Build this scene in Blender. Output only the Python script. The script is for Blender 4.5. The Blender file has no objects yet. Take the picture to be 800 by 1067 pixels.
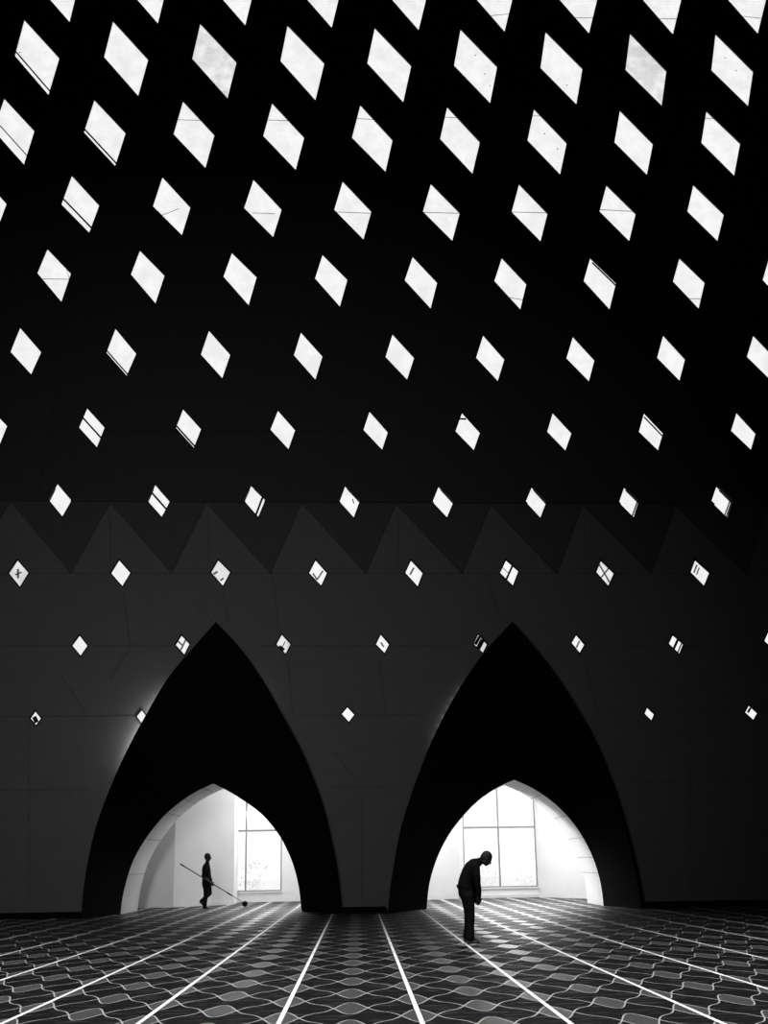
import bpy, bmesh, math, random
from mathutils import Vector, Matrix
random.seed(4)
C = bpy.context.scene.collection
PI = math.pi
# ---------------------------------------------------------------- camera (solved from the photograph, 800x1067)
FPX = 1301.81
CH = 1.3
_p, _y, _r = [math.radians(a) for a in (15.6633, 3.5352, -0.8860)]
FWD = Vector((math.sin(_y)*math.cos(_p), math.cos(_y)*math.cos(_p), math.sin(_p)))
_rt = Vector((math.cos(_y), -math.sin(_y), 0)); _up = _rt.cross(FWD)
RT = math.cos(_r)*_rt + math.sin(_r)*_up
UP = -math.sin(_r)*_rt + math.cos(_r)*_up
cd = bpy.data.cameras.new('camera'); cam = bpy.data.objects.new('camera', cd); C.objects.link(cam)
cam.matrix_world = Matrix(((RT.x, UP.x, -FWD.x, 0), (RT.y, UP.y, -FWD.y, 0), (RT.z, UP.z, -FWD.z, CH), (0, 0, 0, 1)))
cd.sensor_fit = 'VERTICAL'; cd.sensor_height = 36.0; cd.lens = FPX/1067*36.0
cd.clip_end = 500
bpy.context.scene.camera = cam
def on(x, y, Y):
    """point of the plane Y that the photo shows at pixel x, y"""
    d = FWD + RT*((x-400)/FPX) - UP*((y-533.5)/FPX)
    d = d*(Y/d.y)
    return Vector((d.x, Y, d.z+CH))

# ---------------------------------------------------------------- materials
def mat(name, col, rough=.8, spec=.3, bump=0, scale=20, var=0, sheen=0, metal=0):
    m = bpy.data.materials.new(name); m.use_nodes = True
    nt = m.node_tree; b = nt.nodes['Principled BSDF']
    c = col if isinstance(col, tuple) else (col, col, col)
    b.inputs['Base Color'].default_value = (*c, 1); b.inputs['Roughness'].default_value = rough
    b.inputs['Specular IOR Level'].default_value = spec; b.inputs['Metallic'].default_value = metal
    if sheen: b.inputs['Sheen Weight'].default_value = sheen
    tc = nt.nodes.new('ShaderNodeTexCoord'); n = nt.nodes.new('ShaderNodeTexNoise')
    n.inputs['Scale'].default_value = scale; n.inputs['Detail'].default_value = 4
    nt.links.new(tc.outputs['Object'], n.inputs['Vector'])
    if var:
        mr = nt.nodes.new('ShaderNodeMapRange')
        mr.inputs['To Min'].default_value = 1-var; mr.inputs['To Max'].default_value = 1+var
        mx = nt.nodes.new('ShaderNodeVectorMath'); mx.operation = 'SCALE'; mx.inputs[0].default_value = c
        nt.links.new(n.outputs['Fac'], mr.inputs['Value']); nt.links.new(mr.outputs[0], mx.inputs['Scale'])
        nt.links.new(mx.outputs[0], b.inputs['Base Color'])
    if bump:
        bp = nt.nodes.new('ShaderNodeBump'); bp.inputs['Strength'].default_value = bump; bp.inputs['Distance'].default_value = .01
        nt.links.new(n.outputs['Fac'], bp.inputs['Height']); nt.links.new(bp.outputs[0], b.inputs['Normal'])
    return m
M = {
 'wall_low_lit': mat('lit wall grey', .062, .85, .15, .1, 3, .12),  # lower wall: light from floor and arches put into the base colour
 'wall_mid_dim': mat('half shade wall grey', .034, .85, .15, .1, 3, .12),  # zigzag band: shading of the folds put into the base colour
 'wall_up_shade': mat('deep shade wall grey', .024, .9, .1, .1, 3, .12),  # upper wall: its weaker light put into the base colour
 'black': mat('matt black cladding', .003, .9, .02, .05, 5),
 'hall': mat('dark hall paint', .012, .95, .05, 0, 5),
 'frame': mat('black window metal', .006, .7, .1, 0, 30),
 'bar': mat('dark glazing metal', .02, .6, .2, 0, 30),
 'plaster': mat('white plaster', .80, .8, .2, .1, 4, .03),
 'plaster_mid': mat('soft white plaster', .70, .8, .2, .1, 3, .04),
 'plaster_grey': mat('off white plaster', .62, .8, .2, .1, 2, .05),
 'soffit': mat('white arch lining', .78, .45, .5, .1, 3, .08),
 'joint': mat('grey joint', .25, .8, .2, 0, 10),
 'alu': mat('grey aluminium', .22, .5, .4, 0, 30),
 'outside': mat('pale outdoor paving', .8, .9, .1, .1, 2, .08),
 'leaf': mat('sunlit leaves', .93, .8, .1, 0, 9, .2),
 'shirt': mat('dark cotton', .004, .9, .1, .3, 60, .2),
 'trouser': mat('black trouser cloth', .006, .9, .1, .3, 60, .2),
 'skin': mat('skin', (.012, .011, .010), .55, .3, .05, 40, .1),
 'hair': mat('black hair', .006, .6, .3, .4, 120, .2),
 'shoe': mat('black leather', .006, .45, .4, .1, 30),
 'eye': mat('eye', .12, .2, .5, 0, 10),
 'pole': mat('dark painted pole', .02, .45, .4, 0, 30),
 'mop': mat('dark mop yarn', .01, .95, .05, .6, 70, .3),
}
def glass(name, tint, var):
    m = bpy.data.materials.new(name); m.use_nodes = True; nt = m.node_tree
    nt.nodes.remove(nt.nodes['Principled BSDF']); out = nt.nodes['Material Output']
    t = nt.nodes.new('ShaderNodeBsdfTransparent'); g = nt.nodes.new('ShaderNodeBsdfGlossy'); g.inputs['Roughness'].default_value = .05
    mx = nt.nodes.new('ShaderNodeMixShader'); mx.inputs[0].default_value = .03
    tc = nt.nodes.new('ShaderNodeTexCoord'); n = nt.nodes.new('ShaderNodeTexNoise'); n.inputs['Scale'].default_value = 2.5; n.inputs['Detail'].default_value = 5
    mr = nt.nodes.new('ShaderNodeMapRange'); mr.inputs['From Min'].default_value = .35; mr.inputs['From Max'].default_value = .65
    mr.inputs['To Min'].default_value = tint-var; mr.inputs['To Max'].default_value = tint
    nt.links.new(tc.outputs['Object'], n.inputs['Vector']); nt.links.new(n.outputs['Fac'], mr.inputs['Value'])
    nt.links.new(mr.outputs[0], t.inputs['Color'])
    nt.links.new(t.outputs[0], mx.inputs[1]); nt.links.new(g.outputs[0], mx.inputs[2]); nt.links.new(mx.outputs[0], out.inputs['Surface'])
    return m
M['glass'] = glass('dusty window glass', .88, .05)
M['glass_dim'] = glass('dirty window glass', .85, .12)
M['glass_clear'] = glass('clear window glass', .99, .01)
M['bar_pale'] = glass('grey joint film', .42, .05)
M['seam_low'] = mat('wall seam', .036, .9, .1)
M['seam_up'] = mat('dark wall seam', .012, .9, .1)  # darker to follow the shade painted into the upper wall

# woven carpet: straight white prayer-row lines and a lattice of waves with grey lens motifs
TH, SP, A0, PER, Y0 = .0375, 1.214, -1.90, 1.366, 12.42
def carpet():
    m = bpy.data.materials.new('patterned carpet'); m.use_nodes = True; nt = m.node_tree; b = nt.nodes['Principled BSDF']
    def mt(op, a, bb=None, c=None):
        n = nt.nodes.new('ShaderNodeMath'); n.operation = op
        for i, v in enumerate((a, bb, c)):
            if v is None: continue
            if isinstance(v, (int, float)): n.inputs[i].default_value = v
            else: nt.links.new(v, n.inputs[i])
        return n.outputs[0]
    tc = nt.nodes.new('ShaderNodeTexCoord'); sx = nt.nodes.new('ShaderNodeSeparateXYZ'); nt.links.new(tc.outputs['Object'], sx.inputs[0])
    X, Y = sx.outputs[0], sx.outputs[1]
    u = mt('DIVIDE', mt('SUBTRACT', mt('SUBTRACT', X, mt('MULTIPLY', Y, TH)), A0), SP)
    # slight hand-woven wander
    wn = nt.nodes.new('ShaderNodeTexNoise'); wn.inputs['Scale'].default_value = .9; nt.links.new(tc.outputs['Object'], wn.inputs['Vector'])
    wob = mt('MULTIPLY', mt('SUBTRACT', wn.outputs['Fac'], .5), .06)
    v = mt('ADD', mt('DIVIDE', mt('SUBTRACT', Y, Y0), PER), wob)
    wrap = lambda a: mt('SUBTRACT', mt('FRACT', mt('ADD', a, .5)), .5)
    ang = mt('MULTIPLY', mt('SUBTRACT', u, .5), 2*PI)
    W = mt('ADD', mt('MULTIPLY', mt('COSINE', ang), .82), mt('MULTIPLY', mt('COSINE', mt('MULTIPLY', ang, 3)), .18))
    AW = mt('MULTIPLY', W, .60)
    d1 = mt('ABSOLUTE', wrap(mt('ADD', mt('SUBTRACT', v, .25), AW)))
    d2 = mt('ABSOLUTE', wrap(mt('SUBTRACT', mt('ADD', v, .25), AW)))
    # distance across the curve (divide by slope)
    slope = mt('ADD', mt('MULTIPLY', mt('SINE', ang), .82), mt('MULTIPLY', mt('SINE', mt('MULTIPLY', ang, 3)), .54))
    g = mt('SQRT', mt('ADD', mt('POWER', mt('MULTIPLY', slope, .60*2*PI*PER/SP), 2), 1))
    dm = mt('DIVIDE', mt('MULTIPLY', mt('MINIMUM', d1, d2), PER), g)
    thin = mt('LESS_THAN', dm, .0075)
    line = mt('LESS_THAN', mt('ABSOLUTE', mt('MULTIPLY', wrap(u), SP)), .021)
    lens1 = mt('LESS_THAN', mt('ABSOLUTE', wrap(v)), mt('SUBTRACT', AW, .25))
    lens2 = mt('LESS_THAN', mt('ABSOLUTE', wrap(mt('ADD', v, .5))), mt('SUBTRACT', mt('MULTIPLY', AW, -1), .25))
    lens = mt('MAXIMUM', lens1, lens2)
    # woven dashes inside the dark cells
    mp = nt.nodes.new('ShaderNodeMapping'); mp.inputs['Scale'].default_value = (1.3, 9, 1); nt.links.new(tc.outputs['Object'], mp.inputs['Vector'])
    n2 = nt.nodes.new('ShaderNodeTexNoise'); n2.inputs['Scale'].default_value = 1.6; n2.inputs['Detail'].default_value = 3; nt.links.new(mp.outputs[0], n2.inputs['Vector'])
    dash = mt('MULTIPLY', mt('GREATER_THAN', n2.outputs['Fac'], .60), .013)
    n3 = nt.nodes.new('ShaderNodeTexNoise'); n3.inputs['Scale'].default_value = 45; nt.links.new(tc.outputs['Object'], n3.inputs['Vector'])
    nap = mt('ADD', mt('MULTIPLY', n3.outputs['Fac'], .8), .6)
    base = mt('MULTIPLY', mt('ADD', mt('ADD', .0015, dash), mt('MULTIPLY', lens, .048)), nap)
    c1 = mt('MAXIMUM', base, mt('MULTIPLY', thin, .42))
    c2 = mt('MAXIMUM', c1, mt('MULTIPLY', line, .95))
    cc = nt.nodes.new('ShaderNodeCombineXYZ')
    for i in range(3): nt.links.new(c2, cc.inputs[i])
    nt.links.new(cc.outputs[0], b.inputs['Base Color'])
    bright = mt('MINIMUM', mt('ADD', mt('ADD', lens, thin), mt('MULTIPLY', dash, 55)), 1.0)
    nt.links.new(mt('ADD', .12, mt('MULTIPLY', bright, .85)), b.inputs['Specular IOR Level'])
    b.inputs['Roughness'].default_value = .5
    nt.links.new(mt('SUBTRACT', .6, mt('MULTIPLY', bright, .25)), b.inputs['Roughness'])
    bp = nt.nodes.new('ShaderNodeBump'); bp.inputs['Strength'].default_value = .25; bp.inputs['Distance'].default_value = .006
    nt.links.new(mt('ADD', n3.outputs['Fac'], mt('MULTIPLY', lens, .6)), bp.inputs['Height']); nt.links.new(bp.outputs[0], b.inputs['Normal'])
    return m
M['carpet'] = carpet()

# ---------------------------------------------------------------- mesh helpers
def obj(name, bm, m, parent=None, smooth=False, recalc=True):
    if recalc: bmesh.ops.recalc_face_normals(bm, faces=bm.faces)
    me = bpy.data.meshes.new(name); bm.to_mesh(me); bm.free()
    if smooth:
        for p in me.polygons: p.use_smooth = True
    me.materials.append(m); o = bpy.data.objects.new(name, me); C.objects.link(o)
    if parent:
        o.parent = parent; o.matrix_parent_inverse = Matrix.Translation(-parent.location)
    return o
def tag(o, label=None, cat=None, group=None, kind=None):
    for k, v in (('label', label), ('category', cat), ('group', group), ('kind', kind)):
        if v: o[k] = v
    return o
def empty(name, loc):
    o = bpy.data.objects.new(name, None); C.objects.link(o); o.location = loc; o.empty_display_size = .2
    return o
def box(bm, lo, hi):
    x0, y0, z0 = lo; x1, y1, z1 = hi
    v = [bm.verts.new(p) for p in ((x0,y0,z0),(x1,y0,z0),(x1,y1,z0),(x0,y1,z0),(x0,y0,z1),(x1,y0,z1),(x1,y1,z1),(x0,y1,z1))]
    for f in ((0,3,2,1),(4,5,6,7),(0,1,5,4),(1,2,6,5),(2,3,7,6),(3,0,4,7)): bm.faces.new([v[i] for i in f])
def prism(bm, pts, y0, y1):
    """polygon in x,z extruded along y"""
    a = [bm.verts.new((p[0], y0, p[-1])) for p in pts]; b = [bm.verts.new((p[0], y1, p[-1])) for p in pts]
    bm.faces.new(a); bm.faces.new(b[::-1]); n = len(pts)
    for i in range(n): bm.faces.new((a[i], b[i], b[(i+1) % n], a[(i+1) % n]))
def plan(bm, pts, z0, z1):
    a = [bm.verts.new((p[0], p[1], z0)) for p in pts]; b = [bm.verts.new((p[0], p[1], z1)) for p in pts]
    bm.faces.new(a[::-1]); bm.faces.new(b); n = len(pts)
    for i in range(n): bm.faces.new((a[i], a[(i+1) % n], b[(i+1) % n], b[i]))
def wallseg(bm, p, q, t, z0, z1):
    d = (Vector(q)-Vector(p)).normalized(); n = Vector((-d.y, d.x))*t
    plan(bm, [p, q, (q[0]+n.x, q[1]+n.y), (p[0]+n.x, p[1]+n.y)], z0, z1)
def ring_frustum(bm, p, q, r1, r2, n=12):
    p, q = Vector(p), Vector(q); d = (q-p).normalized()
    a = d.orthogonal().normalized(); b = d.cross(a)
    r = [[bm.verts.new(c+(a*math.cos(2*PI*i/n)+b*math.sin(2*PI*i/n))*rad) for i in range(n)] for c, rad in ((p, r1), (q, r2))]
    bm.faces.new(r[0][::-1]); bm.faces.new(r[1])
    for i in range(n): bm.faces.new((r[0][i], r[0][(i+1) % n], r[1][(i+1) % n], r[1][i]))
def ball(bm, c, r, rot=None, seg=14):
    r = r if isinstance(r, (tuple, list)) else (r, r, r)
    m = Matrix.Translation(Vector(c)) @ ((rot or Matrix.Identity(3)).to_4x4()) @ Matrix.Diagonal((*r, 1))
    bmesh.ops.create_uvsphere(bm, u_segments=seg, v_segments=max(8, seg*2//3), radius=1, matrix=m)
def chain(bm, pts, n=14):
    """pts: (x,y,z,r) joined by tapered capsules"""
    for i, p in enumerate(pts):
        ball(bm, p[:3], p[3], seg=n)
        if i: ring_frustum(bm, pts[i-1][:3], p[:3], pts[i-1][3], p[3], n)
def loft(bm, rings, n=22):
    """rings: (centre, rx(forward), ry(lateral), tilt) ellipses, lateral = Y"""
    R = []
    for c, rx, ry, t in rings:
        ax = Vector((math.cos(t), 0, -math.sin(t)))
        R.append([bm.verts.new(Vector(c)+ax*rx*math.cos(2*PI*i/n)+Vector((0, 1, 0))*ry*math.sin(2*PI*i/n)) for i in range(n)])
    bm.faces.new(R[0][::-1]); bm.faces.new(R[-1])
    for a, b in zip(R, R[1:]):
        for i in range(n): bm.faces.new((a[i], a[(i+1) % n], b[(i+1) % n], b[i]))
def catmull(P, k=6):
    out = []
    for i in range(len(P)-1):
        p0, p1, p2, p3 = P[max(i-1, 0)], P[i], P[i+1], P[min(i+2, len(P)-1)]
        for j in range(k):
            t = j/k
            out.append(.5*((2*p1)+(p2-p0)*t+(2*p0-5*p1+4*p2-p3)*t*t+(3*p1-p0-3*p2+p3)*t**3))
    return out+[P[-1]]
def resample(P, n):
    L = [0]
    for a, b in zip(P, P[1:]): L.append(L[-1]+(b-a).length)
    out = []; j = 0
    for i in range(n+1):
        s = L[-1]*i/n
        while j < len(L)-2 and L[j+1] < s: j += 1
        t = (s-L[j])/max(L[j+1]-L[j], 1e-9); out.append(P[j].lerp(P[j+1], min(1, t)))
    return out
def evaluated(o):
    dg = bpy.context.evaluated_depsgraph_get(); dg.update()
    return bpy.data.meshes.new_from_object(o.evaluated_get(dg), depsgraph=dg)
def bake_mods(o, smooth=True):
    me = evaluated(o); old = o.data; o.modifiers.clear(); o.data = me; bpy.data.meshes.remove(old)
    if smooth:
        for p in me.polygons: p.use_smooth = True
def fuse(o, vox, it=4):
    m = o.modifiers.new('fuse', 'REMESH'); m.mode = 'VOXEL'; m.voxel_size = vox
    s = o.modifiers.new('soft', 'SMOOTH'); s.iterations = it; s.factor = .5
    bake_mods(o)

# ================================================================= THE HALL
D = 35.5                       # plane of the great wall
XL, XR, YB, ZT = -22, 24, -12, 33
bm = bmesh.new(); box(bm, (XL-.3, YB-.3, -.2), (XR+.3, 49.5, 0)); tag(obj('floor', bm, M['carpet']), 'dark carpet with white lines and a wavy lattice of grey lens motifs', 'carpet', kind='structure')
for nm, lo, hi, lab in (('wall_left', (XL-.3, YB, 0), (XL, D, ZT), 'dark side wall at the left of the hall'),
                   ('wall_right', (XR, YB, 0), (XR+.3, D, ZT), 'dark side wall at the right of the hall'),
                   ('wall_front', (XL-.3, YB-.3, 0), (XR+.3, YB, ZT), 'dark wall behind the viewer'),
                   ('ceiling', (XL-.3, YB-.3, ZT), (XR+.3, D+.1, ZT+.3), 'dark ceiling high above the hall')):
    bm = bmesh.new(); box(bm, lo, hi); tag(obj(nm, bm, M['hall']), lab, nm.split('_')[0], kind='structure')

# ---- the two pointed arches
OUT = [dict(L=[(84.5,953.5),(87,925),(91,900),(98.5,866),(108,838),(117.5,814),(123.6,800),(134,778),(148.7,750.6),(173,709),(197.5,679),(224.9,648)],
            R=[(353,953.5),(351.5,930),(348,900),(339.5,858),(330,824),(320.5,800),(312.5,780),(298.7,754),(278,715),(251.9,677.5),(224.9,648)]),
       dict(L=[(404.3,951),(406,930),(409.4,907.5),(417,866),(428,829),(438.7,800),(449,774),(463,745),(480,715),(505,679),(534.0,647.5)],
            R=[(668,949.3),(666,930),(662.5,911),(653,870),(640,825),(630.7,800),(622,778),(609.4,752.5),(588.7,717),(562.5,681),(534.0,647.5)])]
INN = [dict(L=[(125.5,951),(128.7,930),(137.5,900),(151,875),(170,851),(190,834),(206,824),(222,816.5)],
            R=[(314,950),(311.3,925),(305,900),(295,877.5),(284,861),(270,846),(251,832.5),(233.7,822),(222,816.5)]),
       dict(L=[(444.5,946.5),(447.5,920),(456,892.5),(467.5,870),(481,852),(497.5,835),(517.5,821),(535.5,812.5)],
            R=[(628.7,944),(626,922.5),(620,900),(610,877.5),(595,855),(575,835),(555,821.5),(535.5,812.5)])]
YO, YI, YT = 34.5, 37.3, 40.0
NS = 30
def outline(dct, Y):
    res = []
    sides = []
    for s in 'LR':
        P = [on(x, y, Y) for x, y in dct[s]]
        P[0].z = 0
        sides.append(resample(catmull(P), NS))
    L, R = sides
    ap = (L[-1]+R[-1])/2
    return L[:-1]+[ap]+R[:-1][::-1]      # from left foot over the apex to the right foot
def lerp_path(a, b, t): return [p.lerp(q, t) for p, q in zip(a, b)]
def sheet(bm, A, B, t0=0):
    va = [bm.verts.new(p) for p in A]; vb = [bm.verts.new(p) for p in B]
    for i in range(len(A)-1): bm.faces.new((va[i], va[i+1], vb[i+1], vb[i]))
def offs(A, d, Y=None):
    """path pushed outward by d in x,z"""
    out = []
    n = len(A)
    for i, p in enumerate(A):
        a, b = A[max(i-1, 0)], A[min(i+1, n-1)]
        t = Vector((b.x-a.x, 0, b.z-a.z)).normalized(); nn = Vector((-t.z, 0, t.x))
        q = p+nn*d
        if i in (0, n-1): q.z = 0
        if Y is not None: q.y = Y
        out.append(q)
    return out
def arch_band(bm, A, B, ta, tb):
    """closed solid between path A and B with thickness pushed outward"""
    a0, b0, a1, b1 = A, B, offs(A, ta), offs(B, tb)
    V = [[bm.verts.new(p) for p in P] for P in (a0, b0, b1, a1)]
    n = len(A)
    for k in range(4):
        p, q = V[k], V[(k+1) % 4]
        for i in range(n-1): bm.faces.new((p[i], p[i+1], q[i+1], q[i]))
    for e in (0, -1): bm.faces.new([V[k][e] for k in range(4)])
outer = [outline(o, YO) for o in OUT]
inner = [outline(o, YI) for o in INN]
inner_end = [[Vector((p.x+.12, YT, p.z)) for p in q] for q in inner]
side = ['left', 'right']
hole_cut = []
for i in (0, 1):
    bm = bmesh.new()
    # splayed black lining running from the wide outer arch to the small inner arch
    n = len(outer[i])
    o2 = [p+Vector((0, .09, 0)) for p in outer[i]]; i2 = [p+Vector((0, .02, 0)) for p in inner[i]]
    i2 = offs(i2, .05)
    V = [[bm.verts.new(p) for p in P] for P in (outer[i], inner[i], i2, o2)]
    for k in range(4):
        p, q = V[k], V[(k+1) % 4]
        for j in range(n-1): bm.faces.new((p[j], p[j+1], q[j+1], q[j]))
    for e in (0, -1): bm.faces.new([V[k][e] for k in range(4)])
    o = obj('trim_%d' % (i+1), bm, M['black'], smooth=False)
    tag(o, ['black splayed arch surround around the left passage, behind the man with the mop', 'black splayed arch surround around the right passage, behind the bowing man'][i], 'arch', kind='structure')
    t = (D-YO)/(YI-YO)
    hole_cut.append(lerp_path(outer[i], inner[i], t-.008))

# passage lining (tunnel) from the black splay back to the gallery
for i in (0, 1):
    bm = bmesh.new(); arch_band(bm, inner[i], inner_end[i], .12, .12)
    tn = obj('wall_passage_%s' % side[i], bm, M['soffit'])
    tag(tn, 'pale curved lining inside the %s arched passage' % side[i], 'passage wall', kind='structure')
    # joints between the lining panels
    npts = len(inner[i])
    bm = bmesh.new()
    for k in ((10, 17, 24, 28, 36, 42, 47, 51, 54) if i else (7, 14, 20, 24, 28, 33, 40, 50)):
        a, b = inner[i][k], inner_end[i][k]; c = inner[i][k+1]; t = (c-a).normalized()*.012
        nrm = Vector((t.z, 0, -t.x)).normalized()*.006
        q = [a+nrm, a+t+nrm, b+t+nrm, b+nrm]
        lo = [bm.verts.new(p) for p in q]; hi = [bm.verts.new(p-nrm*2) for p in q]
        bm.faces.new(lo); bm.faces.new(hi[::-1])
        for e in range(4): bm.faces.new((lo[e], hi[e], hi[(e+1) % 4], lo[(e+1) % 4]))
    obj('panel_joint', bm, M['joint'], tn)

# ---- the great wall: layered dark panels with a zigzag edge, pierced by diamond windows
ROWS = {'A': [[(45.5,-62),(34.5,-20.5),(72.5,23),(83.0,-20)],[(137.5,-60.5),(126.5,-19.0),(164.5,24.5),(175.0,-18.5)],[(228.5,-58.5),(217.5,-17.0),(255.5,26.5),(266.0,-16.5)],[(318.5,-56),(307.5,-14.5),(345.5,29),(356.0,-14)],[(409,-53.5),(398,-12.0),(436,31.5),(446.5,-11.5)],[(498.5,-52),(487.5,-10.5),(525.5,33),(536.0,-10)],[(586.5,-50),(575.5,-8.5),(613.5,35),(624.0,-8)],[(674,-49),(663,-7.5),(701,36),(711.5,-7)],[(762.5,-49.5),(751.5,-8.0),(789.5,35.5),(800.0,-7.5)]],
 'B': [[(25.0,20.0),(15.0,57.5),(50.5,99.0),(62.0,60.5)],[(117.5,21.5),(108.0,59.0),(144.0,100.0),(154.5,62.0)],[(208.5,24.0),(200.0,61.0),(237.0,102.5),(246.5,64.5)],[(299.5,26.0),(292.0,63.5),(328.5,104.5),(338.0,65.5)],[(390.5,28.5),(382.5,66.0),(420.0,106.5),(428.5,68.0)],[(480.0,30.0),(473.0,68.5),(510.5,107.5),(518.0,69.0)],[(568.5,32.5),(563.0,71.0),(600.5,109.0),(607.0,71.0)],[(656.5,34.0),(651.5,73.0),(689.5,110.5),(694.5,73.5)],[(745.5,34.5),(741.0,73.5),(779.5,111.0),(785.0,74.0)]],
 'C': [[(4.0,102.0),(-7.5,135.0),(25.0,171.5),(36.0,136.5)],[(98.0,103.5),(87.0,137.5),(120.0,173.0),(131.0,138.5)],[(190.5,105.0),(180.5,139.5),(214.0,175.0),(223.5,140.5)],[(283.5,107.0),(274.0,141.5),(308.0,177.0),(317.0,143.0)],[(375.5,109.0),(366.5,143.5),(401.5,179.0),(409.0,145.5)],[(466.0,111.0),(458.5,145.0),(492.0,181.0),(500.0,147.5)],[(556.5,113.0),(549.5,146.5),(583.5,182.0),(590.5,148.5)],[(646.0,114.5),(640.0,148.5),(674.0,182.5),(680.5,149.5)],[(736.0,115.0),(730.5,149.0),(765.0,183.5),(771.5,149.0)]],
 'D': [[(-21.5,180.5),(-32.5,210.5),(-3.5,240.5),(7.0,212.5)],[(74.5,182.5),(63.5,212.5),(93.0,242.5),(103.5,214.0)],[(169.0,184.0),(159.0,214.5),(189.5,245.0),(198.5,216.0)],[(264.0,186.5),(254.0,216.5),(284.5,247.0),(293.5,218.0)],[(357.0,188.5),(348.0,218.5),(378.5,249.5),(387.0,220.0)],[(449.0,191.0),(440.5,220.5),(471.0,251.0),(479.0,221.5)],[(541.0,191.5),(533.0,221.0),(563.0,251.5),(570.5,222.0)],[(632.0,192.5),(624.5,220.5),(655.5,251.5),(662.5,222.5)],[(722.5,192.0),(716.0,220.5),(747.5,251.5),(754.5,223.0)]],
 'E': [[(49.0,259.0),(38.5,284.0),(64.0,314.5),(74.0,285.0)],[(145.5,260.5),(136.0,285.5),(162.0,316.0),(171.5,287.0)],[(241.5,263.0),(232.5,288.0),(259.0,318.0),(267.5,288.5)],[(336.0,265.0),(328.0,290.0),(354.0,319.5),(362.0,291.0)],[(430.0,267.0),(421.5,292.0),(448.5,321.5),(455.5,294.0)],[(523.0,268.5),(515.0,293.0),(542.0,322.5),(548.5,295.5)],[(615.0,268.5),(608.0,293.0),(635.0,322.5),(642.0,294.5)],[(708.0,268.5),(701.0,293.5),(728.0,322.0),(734.5,294.0)],[(801.5,267.5),(794.5,292.0),(821.5,321.0),(828.5,294.0)]],
 'F': [[(20.5,341.0),(10.5,366.0),(32.5,390.0),(43.0,367.0)],[(120.0,342.0),(110.5,367.0),(132.0,391.5),(142.0,368.5)],[(217.5,344.0),(209.0,369.0),(231.5,394.0),(240.0,369.5)],[(313.5,346.0),(306.0,370.0),(328.5,395.5),(336.0,371.0)],[(409.0,348.0),(401.5,372.0),(424.0,395.5),(431.5,372.5)],[(503.5,349.0),(496.0,373.0),(518.5,397.0),(525.5,374.0)],[(597.0,350.5),(590.0,373.5),(613.5,397.5),(619.5,375.0)],[(691.0,349.0),(684.5,373.0),(708.0,397.0),(714.0,374.0)],[(785.0,349.0),(778.0,372.0),(802.5,396.0),(808.5,373.5)]],
 'G': [[(-11.0,424.5),(-19.5,444.0),(-1.0,465.0),(7.5,444.0)],[(90.5,425.0),(82.0,445.0),(101.0,466.0),(109.0,445.5)],[(190.5,426.0),(183.0,445.5),(202.0,466.5),(209.5,447.0)],[(289.5,427.5),(281.5,447.5),(300.5,468.0),(307.5,448.0)],[(385.0,428.5),(378.5,448.0),(398.0,468.5),(404.0,450.0)],[(481.5,430.0),(474.5,449.5),(493.5,469.0),(500.0,450.5)],[(576.0,430.0),(570.0,450.0),(589.0,469.5),(595.5,451.0)],[(671.0,430.0),(665.5,450.0),(685.5,469.5),(691.0,451.0)],[(767.5,429.5),(761.5,449.0),(782.5,469.0),(787.5,451.5)]],
 'H': [[(59.5,504.0),(51.0,521.0),(65.0,538.0),(74.5,521.5)],[(161.5,505.0),(154.0,522.0),(168.5,538.5),(177.0,522.5)],[(261.5,506.0),(254.5,522.0),(269.0,538.5),(276.5,520.5)],[(359.5,506.5),(353.5,522.5),(368.5,539.0),(374.5,522.5)],[(457.0,507.0),(450.5,523.0),(465.5,539.0),(472.0,523.5)],[(554.0,507.5),(547.5,523.0),(563.0,539.5),(569.0,524.0)],[(650.0,507.5),(644.5,523.5),(660.5,539.5),(665.5,523.0)],[(746.0,506.0),(740.5,522.5),(758.0,540.0),(763.0,523.0)]],
 'I': [[(18.0,583.75),(9.25,597.0),(20.75,611.25),(29.5,597.0)],[(124.0,583.75),(115.75,597.0),(127.5,610.5),(135.75,597.0)],[(227.25,583.75),(220.0,596.25),(232.25,610.25),(239.75,596.25)],[(328.75,583.75),(322.0,597.0),(334.5,610.0),(340.5,597.0)],[(428.25,584.0),(422.25,597.0),(435.0,610.75),(440.25,597.0)],[(527.25,583.75),(521.0,597.0),(534.25,610.0),(540.0,595.0)],[(626.0,584.25),(621.25,596.25),(633.75,610.5),(639.5,597.25)],[(724.25,583.5),(719.5,596.25),(733.5,610.5),(739.0,596.75)]],
 'J': [[(82.75,662.25),(75.25,672.5),(84.0,683.0),(91.0,673.0)],[(189.0,662.25),(183.0,671.75),(192.0,681.75),(197.25,671.25)],[(293.5,661.25),(288.0,671.25),(297.5,681.0),(302.5,671.25)],[(396.75,661.25),(391.75,671.25),(400.5,680.25),(405.25,671.25)],[(498.25,661.25),(493.5,671.0),(503.0,680.0),(507.25,671.25)],[(600.5,661.75),(595.5,670.0),(604.0,680.25),(608.75,671.5)],[(701.0,661.75),(696.75,670.75),(707.75,681.25),(711.75,671.25)],[(800.5,658.0),(796.25,668.0),(807.25,677.5),(811.25,668.0)]],
 'K': [[(36.75,741.25),(31.75,748.25),(37.5,755.5),(42.5,748.75)],[(147.5,740.0),(142.5,746.25),(147.0,753.0),(152.75,747.0)],[(362.0,737.0),(356.0,744.0),(363.5,752.0),(369.0,744.5)],[(674.25,737.25),(671.5,743.75),(678.75,750.75),(681.5,744.25)],[(780.0,735.0),(776.25,742.5),(785.0,750.25),(789.0,743.0)]]}
RN = 'ABCDEFGHIJK'
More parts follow.
